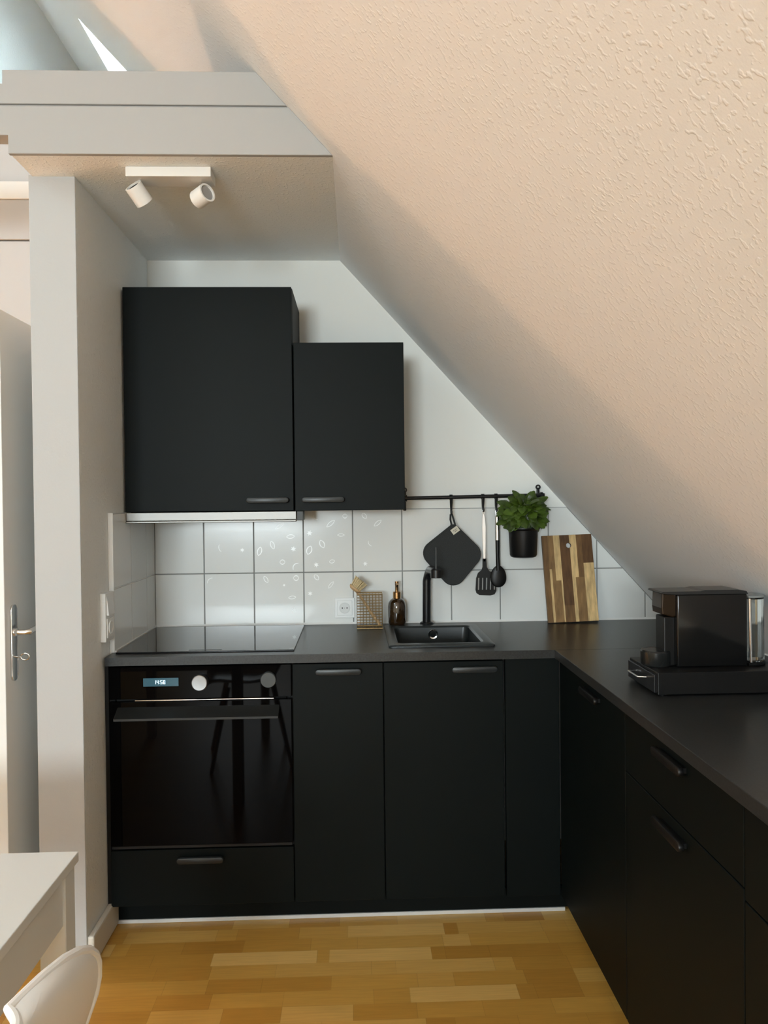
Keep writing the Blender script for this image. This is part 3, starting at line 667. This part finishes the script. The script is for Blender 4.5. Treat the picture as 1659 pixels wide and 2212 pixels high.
# slotted turner
tu = thing('slotted_turner', 'slotted black turner with long steel handle on the rail', 'turner', (1.33, -0.07, 1.03))
TY = -0.072
MB().prism([(x, TY + 0.0, z) for x, z in [(1.3225, 1.160), (1.3205, 1.22), (1.3185, 1.30), (1.3200, 1.340), (1.3225, 1.352), (1.3275, 1.352), (1.3310, 1.340), (1.3345, 1.30), (1.3335, 1.22), (1.3325, 1.160)]], (0, 0.003, 0), 0.001, 1).tube([(1.3225, TY + .0015, 1.349), (1.3205, TY + .0015, 1.362), (1.325, TY + .0015, 1.368), (1.3295, TY + .0015, 1.362), (1.3285, TY + .0015, 1.349)], 0.0016, 8).build('handle', mat('steel_handle', (0.9, 0.9, 0.9), 0.3, metal=1), tu, label='polished steel handle')
b = bmesh.new()
tv = MB()
out = [(1.3200, 1.172), (1.3350, 1.172), (1.3370, 1.138), (1.347, 1.122), (1.368, 1.112), (1.3745, 1.095), (1.3745, 1.042), (1.367, 1.028), (1.350, 1.024), (1.306, 1.026), (1.294, 1.034), (1.2905, 1.05), (1.294, 1.095), (1.301, 1.115), (1.315, 1.126), (1.3195, 1.138)]
top_y = 1.092; bot_y = 1.046
# built from strips so the slots are real openings
tv.prism([(x, TY, z) for x, z in out if z > 1.09] , (0, 0.004, 0))
tv.prism([(x, TY, z) for x, z in [(1.3745, 1.047), (1.3745, 1.042), (1.367, 1.028), (1.350, 1.024), (1.306, 1.026), (1.294, 1.034), (1.2905, 1.047)]], (0, 0.004, 0))
xs0 = [1.2905, 1.3055, 1.3205, 1.3360, 1.3515, 1.3655]
for i, (a, c_) in enumerate([(0, .0095), (.0145, .0255), (.0305, .0415), (.0465, .0575), (.0625, .0735), (.0785, .084)][:6]):
    a0, c0 = 1.2905 + a, 1.2905 + c_
    tv.prism([(a0, TY, 1.0465), (c0, TY, 1.0465), (c0 + (.0015 if i < 5 else 0), TY, 1.0955), (a0 + (.003 if i == 0 else .0015), TY, 1.0955)], (0, 0.004, 0))
tv.build('slotted_blade', M_blk, tu, smooth=False)

# serving spoon
sn = thing('serving_spoon', 'black serving spoon with steel capped handle on the rail', 'spoon', (1.38, -0.08, 1.05))
SY = -0.078
MB().tube([(1.3795, SY, 1.248), (1.3795, SY, 1.18), (1.3810, SY, 1.14), (1.3820, SY, 1.125)], [0.0085, 0.0075, 0.0085, 0.012], 14).build('handle', M_blk, sn)
MB().tube([(1.3785, SY, 1.342), (1.379, SY, 1.246)], 0.0092, 18).tube([(1.3735, SY, 1.340), (1.3735, SY + .004, 1.362), (1.3785, SY + .004, 1.368), (1.3835, SY + .004, 1.362), (1.3835, SY, 1.340)], 0.0013, 8).build('handle_cap', M_chrome, sn, label='polished steel handle sleeve with hanging loop')
b = bmesh.new(); bmesh.ops.create_uvsphere(b, u_segments=28, v_segments=16, radius=1)
for v_ in b.verts:
    x, y, z = v_.co; wdt = 0.0325 * (1 - 0.12 * z)
    v_.co = Vector((1.382 + x * wdt, SY + y * 0.011 + 0.004 * (1 - z * z) * (1 if y < 0 else 0.2), 1.1005 + z * 0.044))
q = MB(); q._merge(b); q.build('bowl', M_blk, sn)

# basil in hanging pot
bp_ = thing('potted_basil', 'green basil plant in a black pot hung on the wall rail', 'potted plant', (1.484, -0.09, 1.175))
pc = (1.481, -0.088, 1.176)
MB().lathe([(0, 0.0), (0.040, 0.0), (0.050, 0.004), (0.0535, 0.012), (0.0575, 0.10), (0.059, 0.108), (0.067, 0.115), (0.067, 0.119), (0.061, 0.119), (0.0555, 0.108), (0.052, 0.10), (0, 0.095)], pc, (0, 0, 1), 48).build('pot', M_blk, bp_)
MB().tube([(1.452, -0.078, 1.357), (1.440, -0.08, 1.33), (1.424, -0.085, 1.296)], 0.0018, 6).build('hanger_wire', M_blk, bp_)
MB().tube([(1.520, -0.078, 1.357), (1.532, -0.08, 1.33), (1.549, -0.085, 1.296)], 0.0018, 6).build('hanger_wire', M_blk, bp_)
MB().lathe([(0, 0.100), (0.0525, 0.0985)], pc, (0, 0, 1), 30).build('soil', M_soil, bp_)
random.seed(11)
lv = MB(); stm = MB()
def leaf(c, d, nrm, L_, W_, droop):
    d = d.normalized(); s_ = d.cross(nrm).normalized(); n_ = s_.cross(d).normalized(); b2 = bmesh.new(); rows = []
    prof = [0.14, 0.78, 1.0, 0.97, 0.72, 0.22]
    for i, pw in enumerate(prof):
        t = i / 5; row = []
        for j in (-1, -0.5, 0, 0.5, 1):
            cup = 0.20 * W_ * (1 - abs(j) ** 2) * math.sin(PI * min(1, t + 0.1))
            p = c + d * (L_ * t) + s_ * (j * W_ / 2 * pw) + n_ * (cup - droop * L_ * t * t - (0.10 * W_ if j == 0 else 0) * pw)
            row.append(b2.verts.new(p))
        rows.append(row)
    for A, B2 in zip(rows, rows[1:]):
        for k in range(4): b2.faces.new((A[k], A[k + 1], B2[k + 1], B2[k]))
    lv._merge(b2)
cc = Vector((1.479, -0.100, 1.350))
for k in range(26):
    a = random.random() * 2 * PI; r0 = 0.042 * math.sqrt(random.random()); tx = cc + Vector((math.cos(a) * r0 * 1.6, math.sin(a) * r0 * 0.9, random.uniform(-0.03, 0.035)))
    stm.tube([(pc[0] + math.cos(a) * r0 * 0.7, pc[1] + math.sin(a) * r0 * 0.7, pc[2] + 0.098), ((pc[0] + tx.x) / 2, (pc[1] + tx.y) / 2, 1.31), tx], [0.0016, 0.0013, 0.001], 6)
for k in range(215):
    # points on an ellipsoid shell, leaves pointing outward and drooping
    th = random.random() * 2 * PI; ph_ = math.acos(random.uniform(-0.75, 1))
    dr_ = Vector((math.sin(ph_) * math.cos(th), math.sin(ph_) * math.sin(th), math.cos(ph_)))
    if dr_.y > 0.5: continue
    R_ = random.uniform(0.45, 0.98)
    c0 = cc + Vector((dr_.x * 0.076, dr_.y * 0.052, dr_.z * 0.057)) * R_
    if c0.x < 1.43: c0.y = -0.120
    L_ = random.uniform(0.032, 0.054); d = Vector((dr_.x + random.uniform(-.5, .5), dr_.y + random.uniform(-.5, .3), dr_.z * 0.6 + random.uniform(-.55, .3)))
    nr = Vector((random.uniform(-.4, .4), -0.75 + random.uniform(-.4, .3), 0.8))
    leaf(c0, d, nr, L_, L_ * random.uniform(0.66, 0.84), random.uniform(0.2, 0.6))
for c0, d, L_ in (((1.535, -0.09, 1.385), (1, -.2, -0.35), 0.052), ((1.53, -0.09, 1.405), (-0.6, -.3, 0.35), 0.045), ((1.43, -0.10, 1.355), (-1, -.3, -0.12), 0.042), ((1.455, -0.10, 1.385), (0.25, -.3, 1), 0.045),
                  ((1.53, -0.10, 1.325), (0.7, -.2, -0.55), 0.042), ((1.545, -0.10, 1.37), (0.35, -.2, -0.9), 0.05), ((1.49, -.1, 1.40), (.8, -.3, .3), .045)):
    leaf(Vector(c0), Vector(d), Vector((0.1, -0.8, 0.7)), L_, L_ * 0.62, 0.35)
lv.build('foliage', M_leaf, bp_); stm.build('stems', M_stem, bp_)

# cutting board leaning on the tiles
cb = thing('cutting_board', 'striped acacia cutting board leaning against the tiles', 'cutting board', (1.68, -0.06, 0.908))
b = bmesh.new(); BW, BH, BT = 0.205, 0.352, 0.014
lay = b.loops.layers.color.new('stave')
LT = (0.80, 0.68, 0.48, 1); MD = (0.44, 0.325, 0.20, 1); DK = (0.37, 0.26, 0.155, 1); TN = (0.52, 0.40, 0.255, 1); PA = (0.50, 0.35, 0.17, 1)
staves = [(0, .046, .0, .352, MD), (.046, .072, .0, .352, LT), (.072, .118, .0, .352, DK), (.118, .152, .0, .352, LT), (.152, .205, .0, .352, MD)]
cells = [(0, .022, 0, .352, MD), (.022, .031, 0, .215, LT), (.022, .046, .215, .352, TN), (.031, .066, 0, .168, TN), (.031, .046, .168, .215, TN), (.046, .072, .168, .352, LT), (.066, .072, 0, .168, LT),
         (.072, .112, .066, .352, DK), (.072, .112, 0, .066, MD), (.112, .118, 0, .178, LT), (.112, .140, .178, .352, LT), (.118, .126, 0, .178, LT), (.126, .163, 0, .178, TN), (.140, .163, .178, .352, MD),
         (.163, .205, .235, .352, DK), (.163, .205, 0, .235, LT)]
hole_c = (0.108, 0.309); hr = 0.0105
def bverts(poly, y): return [b.verts.new((x, y, z)) for x, z in poly]
def addface(vs, c):
    f = b.faces.new(vs)
    for l in f.loops: l[lay] = c
for x0, x1, z0, z1, c in cells:
    poly = [(x0, z0), (x1, z0), (x1, z1), (x0, z1)]
    polys = [poly]
    if x0 < hole_c[0] + hr and x1 > hole_c[0] - hr and z0 < hole_c[1] + hr and z1 > hole_c[1] - hr:
        # split around the round hanging hole: radial fan sectors outside the circle
        polys = []; n = 24
        lo_ = clip(poly, lambda p: hole_c[1] - 0.02 - p[1]); hi_ = clip(poly, lambda p: p[1] - hole_c[1] - 0.02); polys += [lo_, hi_]
        mid = clip(clip(poly, lambda p: p[1] - hole_c[1] + 0.02), lambda p: hole_c[1] + 0.02 - p[1])
        for k in range(n):
            a0, a1 = 2 * PI * k / n, 2 * PI * (k + 1) / n
            sec = [(hole_c[0] + hr * math.cos(a0), hole_c[1] + hr * math.sin(a0)), (hole_c[0] + .1 * math.cos(a0), hole_c[1] + .1 * math.sin(a0)), (hole_c[0] + .1 * math.cos(a1), hole_c[1] + .1 * math.sin(a1)), (hole_c[0] + hr * math.cos(a1), hole_c[1] + hr * math.sin(a1))]
            for f_ in (lambda p: p[0] - max(x0, mid[0][0] if False else x0), lambda p: x1 - p[0], lambda p: p[1] - max(z0, hole_c[1] - .02), lambda p: min(z1, hole_c[1] + .02) - p[1]):
                sec = clip(sec, f_)
                if len(sec) < 3: break
            if len(sec) >= 3: polys.append(sec)
    for pq in polys:
        if len(pq) < 3: continue
        addface(bverts(pq, 0), c); addface(bverts(pq, BT)[::-1], c)
for (a, c2) in (((0, 0), (BW, 0)), ((BW, 0), (BW, BH)), ((BW, BH), (0, BH)), ((0, BH), (0, 0))):
    vs = [b.verts.new((a[0], 0, a[1])), b.verts.new((c2[0], 0, c2[1])), b.verts.new((c2[0], BT, c2[1])), b.verts.new((a[0], BT, a[1]))]; addface(vs, MD)
for k in range(24):
    a0, a1 = 2 * PI * k / 24, 2 * PI * (k + 1) / 24
    vs = [b.verts.new((hole_c[0] + hr * math.cos(a), y, hole_c[1] + hr * math.sin(a))) for a, y in ((a0, 0), (a1, 0), (a1, BT), (a0, BT))]; addface(vs, MD)
q = MB(); q.bm.free(); q.bm = b
mtx = Matrix.Translation((1.583, -0.0795, 0.9085)) @ Matrix.Rotation(-0.175, 4, 'X') @ Matrix.Rotation(-0.030, 4, 'Y')
# lowest corner onto the worktop
bmesh.ops.transform(b, matrix=mtx, verts=b.verts)
dz = min(v_.co.z for v_ in b.verts) - 0.9083; dy = max(v_.co.y for v_ in b.verts) + 0.0008
for v_ in b.verts: v_.co.z -= dz; v_.co.y -= dy
q.build('board', M_acacia, cb, smooth=False)

# ------------------------------------------------------------------ coffee machine on its capsule drawer
sd = thing('capsule_drawer', 'flat black capsule drawer box under the coffee machine', 'drawer box', (1.73, -1.14, 0.908))
MB().box(1.567, 1.905, -1.245, -1.045, 0.912, 0.968, 0.002).build('housing', M_blk, sd, smooth=False)
dw = MB().box(1.560, 1.570, -1.238, -1.052, 0.916, 0.962, 0.0015).build('drawer', M_blkmetal, sd, smooth=False)
MB().tube([(1.560, -1.185, 0.944), (1.540, -1.18, 0.944), (1.540, -1.11, 0.944), (1.560, -1.105, 0.944)], 0.0024, 8).build('handle', M_chrome, dw, label='thin chrome pull handle')
for (x, y) in ((1.585, -1.225), (1.885, -1.225), (1.585, -1.065), (1.885, -1.065)): MB().lathe([(0, 0), (0.009, 0), (0.009, 0.0045), (0, 0.0045)], (x, y, 0.9082), (0, 0, 1), 12).build('foot', M_blk, sd)
cm = thing('coffee_machine', 'compact black capsule coffee machine below the sloped ceiling', 'coffee machine', (1.73, -1.15, 0.968))
my0, my1 = -1.190, -1.098
MB().box(1.640, 1.824, my0, my1, 0.9690, 1.156, 0.004, 3).build('body', mat('gloss_black', (0.006, 0.006, 0.006), 0.12), cm, smooth=True)
MB().prism([(x, my0 - 0.001, z) for x, z in [(1.603, 1.158), (1.598, 1.161), (1.603, 1.164), (1.70, 1.1645), (1.715, 1.167), (1.800, 1.167), (1.822, 1.163), (1.826, 1.1555), (1.640, 1.1555), (1.612, 1.157)]], (0, my1 - my0 + 0.002, 0), 0.001, 1).build('lever_lid', mat('satin_black', (0.018, 0.018, 0.018), 0.3), cm, smooth=False)
MB().prism([(x, my0 + 0.012, z) for x, z in [(1.606, 1.1575), (1.643, 1.1575), (1.643, 1.098), (1.634, 1.096), (1.606, 1.104), (1.604, 1.12)]], (0, my1 - my0 - 0.024, 0), 0.003, 2).build('brew_head', mat('bronze_black', (0.03, 0.017, 0.008), 0.16, metal=0.4), cm, smooth=False)
MB().box(1.612, 1.642, my0 + 0.018, my1 - 0.018, 0.969, 1.0965, 0.003).build('front_column', M_blk, cm, smooth=False)
MB().lathe([(0, 0), (0.036, 0), (0.038, 0.003), (0.038, 0.036), (0.035, 0.040), (0.031, 0.0385), (0, 0.0385)], (1.598, -1.150, 0.9685), (0, 0, 1), 40).build('drip_tray', mat('tray_black', (0.012, 0.013, 0.013), 0.25), cm)
MB().lathe([(0, 0), (0.031, 0)], (1.598, -1.150, 1.0075), (0, 0, 1), 30).build('drip_grid', M_blkmetal, cm)
wt_ = MB(); pts = []
for k in range(13):
    a = -PI / 2 + k * PI / 12; pts.append((1.850 + 0.036 * math.cos(a), -1.145 + 0.042 * math.sin(a)))
pts += [(1.830, -1.103), (1.830, -1.187)]
wt_.prism([(a, b2, 0.978) for a, b2 in pts], (0, 0, 0.166), 0.002, 1)
inn = [(1.857 + (a - 1.857) * 0.9, -1.145 + (b2 + 1.145) * 0.92) for a, b2 in pts]
tk = wt_.prism([(a, b2, 0.982) for a, b2 in inn][::-1], (0, 0, 0.158)).build('water_tank', M_clear, cm, smooth=False)
lp = [(1.857 + (a - 1.857) * 1.08, -1.145 + (b2 + 1.145) * 1.06) for a, b2 in pts]
MB().prism([(a, b2, 1.1445) for a, b2 in lp], (0, 0, 0.005), 0.001, 1).build('tank_lid', M_water, cm, smooth=False)
MB().prism([(a, b2, 0.969) for a, b2 in lp], (0, 0, 0.008), 0.001, 1).build('tank_base', M_blk, cm, smooth=False)
MB().tube([(1.834, -1.188, 0.978), (1.831, -1.188, 1.143)], 0.0032, 10).build('tank_guide', M_chrome, cm, label='bright vertical chrome guide')

# ------------------------------------------------------------------ ceiling spotlight
sl = thing('ceiling_spotlight', 'white ceiling spotlight bar with two tilted heads', 'ceiling light', (0.28, -0.83, 2.386))
MB().box(0.158, 0.404, -0.868, -0.792, 2.357, 2.3855, 0.0015).build('base_bar', M_cork, sl, smooth=False)
def spot(px, stem, cen, ax, L_, r, open_end):
    ax = Vector(ax).normalized(); cen = Vector(cen)
    hd = MB().lathe([(r * 0.82, 0.006), (r * 0.82, 0.0), (r, 0.0), (r, L_), (r * 0.96, L_ + 0.001), (0, L_ + 0.001)], cen - ax * L_ / 2, ax, 36)
    o = hd.build('spot_head', M_cork, sl)
    MB().lathe([(r * 0.82, 0.005), (0, 0.0055)], cen - ax * L_ / 2, ax, 30).build('lens', M_lens if open_end else M_hole, o)
    MB().tube([stem, (stem[0], stem[1], stem[2] - 0.014), cen + (Vector((stem[0], stem[1], stem[2] - 0.03)) - cen) * 0.5], 0.003, 8).build('stem', M_chrome, sl)
spot(0, (0.194, -0.830, 2.357), (0.186, -0.830, 2.320), (0.44, 0.60, -0.67), 0.056, 0.0265, False)
spot(1, (0.366, -0.830, 2.357), (0.372, -0.830, 2.315), (-0.74, 0.62, -0.20), 0.048, 0.0275, True)

# ------------------------------------------------------------------ open door with key
d = struct(MB().box(-0.292, -0.250, -0.775, 0.075, 0.008, 1.998, 0.002).build('door_1', M_door, smooth=False))
hp = rounded([(-0.742, 1.098, 0.018), (-0.700, 1.098, 0.018), (-0.700, 0.862, 0.018), (-0.742, 0.862, 0.018)])
dh = MB().prism([(-0.250, a, z) for a, z in hp], (0.007, 0, 0), 0.002, 2).build('handle_plate', M_chrome, d)
MB().tube([(-0.244, -0.721, 1.012), (-0.210, -0.721, 1.012), (-0.200, -0.716, 1.013), (-0.195, -0.70, 1.018), (-0.193, -0.66, 1.024), (-0.193, -0.61, 1.021)], [0.009, 0.009, 0.010, 0.009, 0.008, 0.008], 14).lathe([(0, 0), (0.014, 0), (0.014, 0.006), (0.010, 0.009), (0, 0.009)], (-0.243, -0.721, 1.012), (1, 0, 0), 24).build('door_handle', M_chrome, dh)
ky = MB().tube([(-0.244, -0.721, 0.936), (-0.226, -0.721, 0.936)], 0.003, 10)
ky.tube([(-0.214 + 0.013 * math.cos(a), -0.721, 0.936 + 0.010 * math.sin(a)) for a in [k * 2 * PI / 20 for k in range(20)]], 0.0026, 8, closed=True)
tag(ky.build('key', M_chrome), 'small metal key in the lock of the open door', 'key')

# ------------------------------------------------------------------ table
tx0, tx1, ty0, ty1, tz = -0.47, 0.2785, -2.80, -1.655, 0.74
t = thing('dining_table', 'white rectangular dining table in the lower left corner', 'table', (-0.1, -2.2, 0))
MB().box(tx0, tx1, ty0, ty1, tz - 0.019, tz, 0.0015).build('tabletop', M_tabl, t, smooth=False)
MB().box(tx0 + .014, tx1 - 0.018, ty1 - 0.034, ty1 - 0.016, 0.63, tz - 0.019).box(tx0 + .014, tx1 - 0.018, ty0 + 0.016, ty0 + 0.034, 0.63, tz - 0.019).box(tx1 - 0.026, tx1 - 0.008, ty0 + 0.02, ty1 - 0.02, 0.63, tz - 0.019).box(tx0 + 0.016, tx0 + 0.034, ty0 + .02, ty1 - .02, 0.63, tz - 0.019).build('apron', M_tabl, t, smooth=False)
for (x, y) in ((tx1 - 0.051, ty1 - 0.062), (tx0 + 0.014, ty1 - 0.062), (tx1 - 0.051, ty0 + 0.014), (tx0 + 0.014, ty0 + 0.014)):
    MB().box(x, x + 0.048, y, y + 0.048, 0, tz - 0.0195, 0.002).build('leg', M_tabl, t, smooth=False)

# ------------------------------------------------------------------ chair
def chair(cx, cy, rz, label, group=None):
    c = thing('dining_chair', label, 'chair', (cx, cy, 0), group)
    mt = Matrix.Translation((cx, cy, 0)) @ Matrix.Rotation(rz, 4, 'Z')
    b = bmesh.new(); prof = [(-0.235, .425, .175), (-0.215, .448, .205), (-0.16, .452, .215), (-0.08, .440, .215), (0.0, .432, .205), (0.08, .436, .185), (0.135, .462, .165), (0.165, .51, .155), (0.185, .57, .160), (0.202, .64, .210), (0.216, .70, .250)]
    for k in range(9):
        a = k * (PI / 2) / 8.4; prof.append((0.224 + 0.034 * math.sin(a), 0.745 + 0.135 * math.sin(a), 0.280 * math.cos(a) ** 0.72))
    rows = []; NU = 16
    for i, (x, z, hw) in enumerate(prof):
        back = max(0, min(1, (i - 5) / 4)); row = []
        for k in range(NU + 1):
            u_ = -1 + 2 * k / NU; lift = (1 - back) * 0.035 * abs(u_) ** 3; wrap = back * 0.03 * abs(u_) ** 2.2
            row.append(b.verts.new(mt @ Vector((x - wrap, u_ * hw, z + lift ))))
        rows.append(row)
    for A, B2 in zip(rows, rows[1:]):
        for k in range(NU): b.faces.new((A[k], A[k + 1], B2[k + 1], B2[k]))
    bmesh.ops.recalc_face_normals(b, faces=b.faces)
    q = MB(); q._merge(b); o = q.build('shell', M_chair, c)
    s1 = o.modifiers.new('thick', 'SOLIDIFY'); s1.thickness = 0.007; s1.offset = 0
    s2 = o.modifiers.new('smooth', 'SUBSURF'); s2.levels = 1; s2.render_levels = 2
    rimp = [r[0].copy() for r in ()]
    pts = []
    for (x, z, hw), i in zip(prof, range(30)):
        back = max(0, min(1, (i - 5) / 4)); pts.append((x - back * 0.03, -hw, z + (1 - back) * 0.035))
    rp_ = [mt @ Vector(p) for p in pts]
    last = prof[-1]
    for k in range(1, NU):
        u_ = -1 + 2 * k / NU; rp_.append(mt @ Vector((last[0] - 0.03 * abs(u_) ** 2.2, u_ * last[2], last[1])))
    rp_ += [mt @ Vector((p[0], -p[1], p[2])) for p in pts[::-1]]
    MB().tube(rp_, 0.0058, 10).build('rim', M_chair, c)
    for sx, sy in ((-1, -1), (-1, 1), (1, -1), (1, 1)):
        MB().tube([mt @ Vector((sx * 0.12, sy * 0.12, 0.425)), mt @ Vector((sx * 0.21, sy * 0.20, 0.0))], [0.015, 0.010], 12).build('leg', M_wood, c)
    return c
chair(0.219, -2.342, -0.17, 'white moulded shell chair beside the table in the lower left corner')
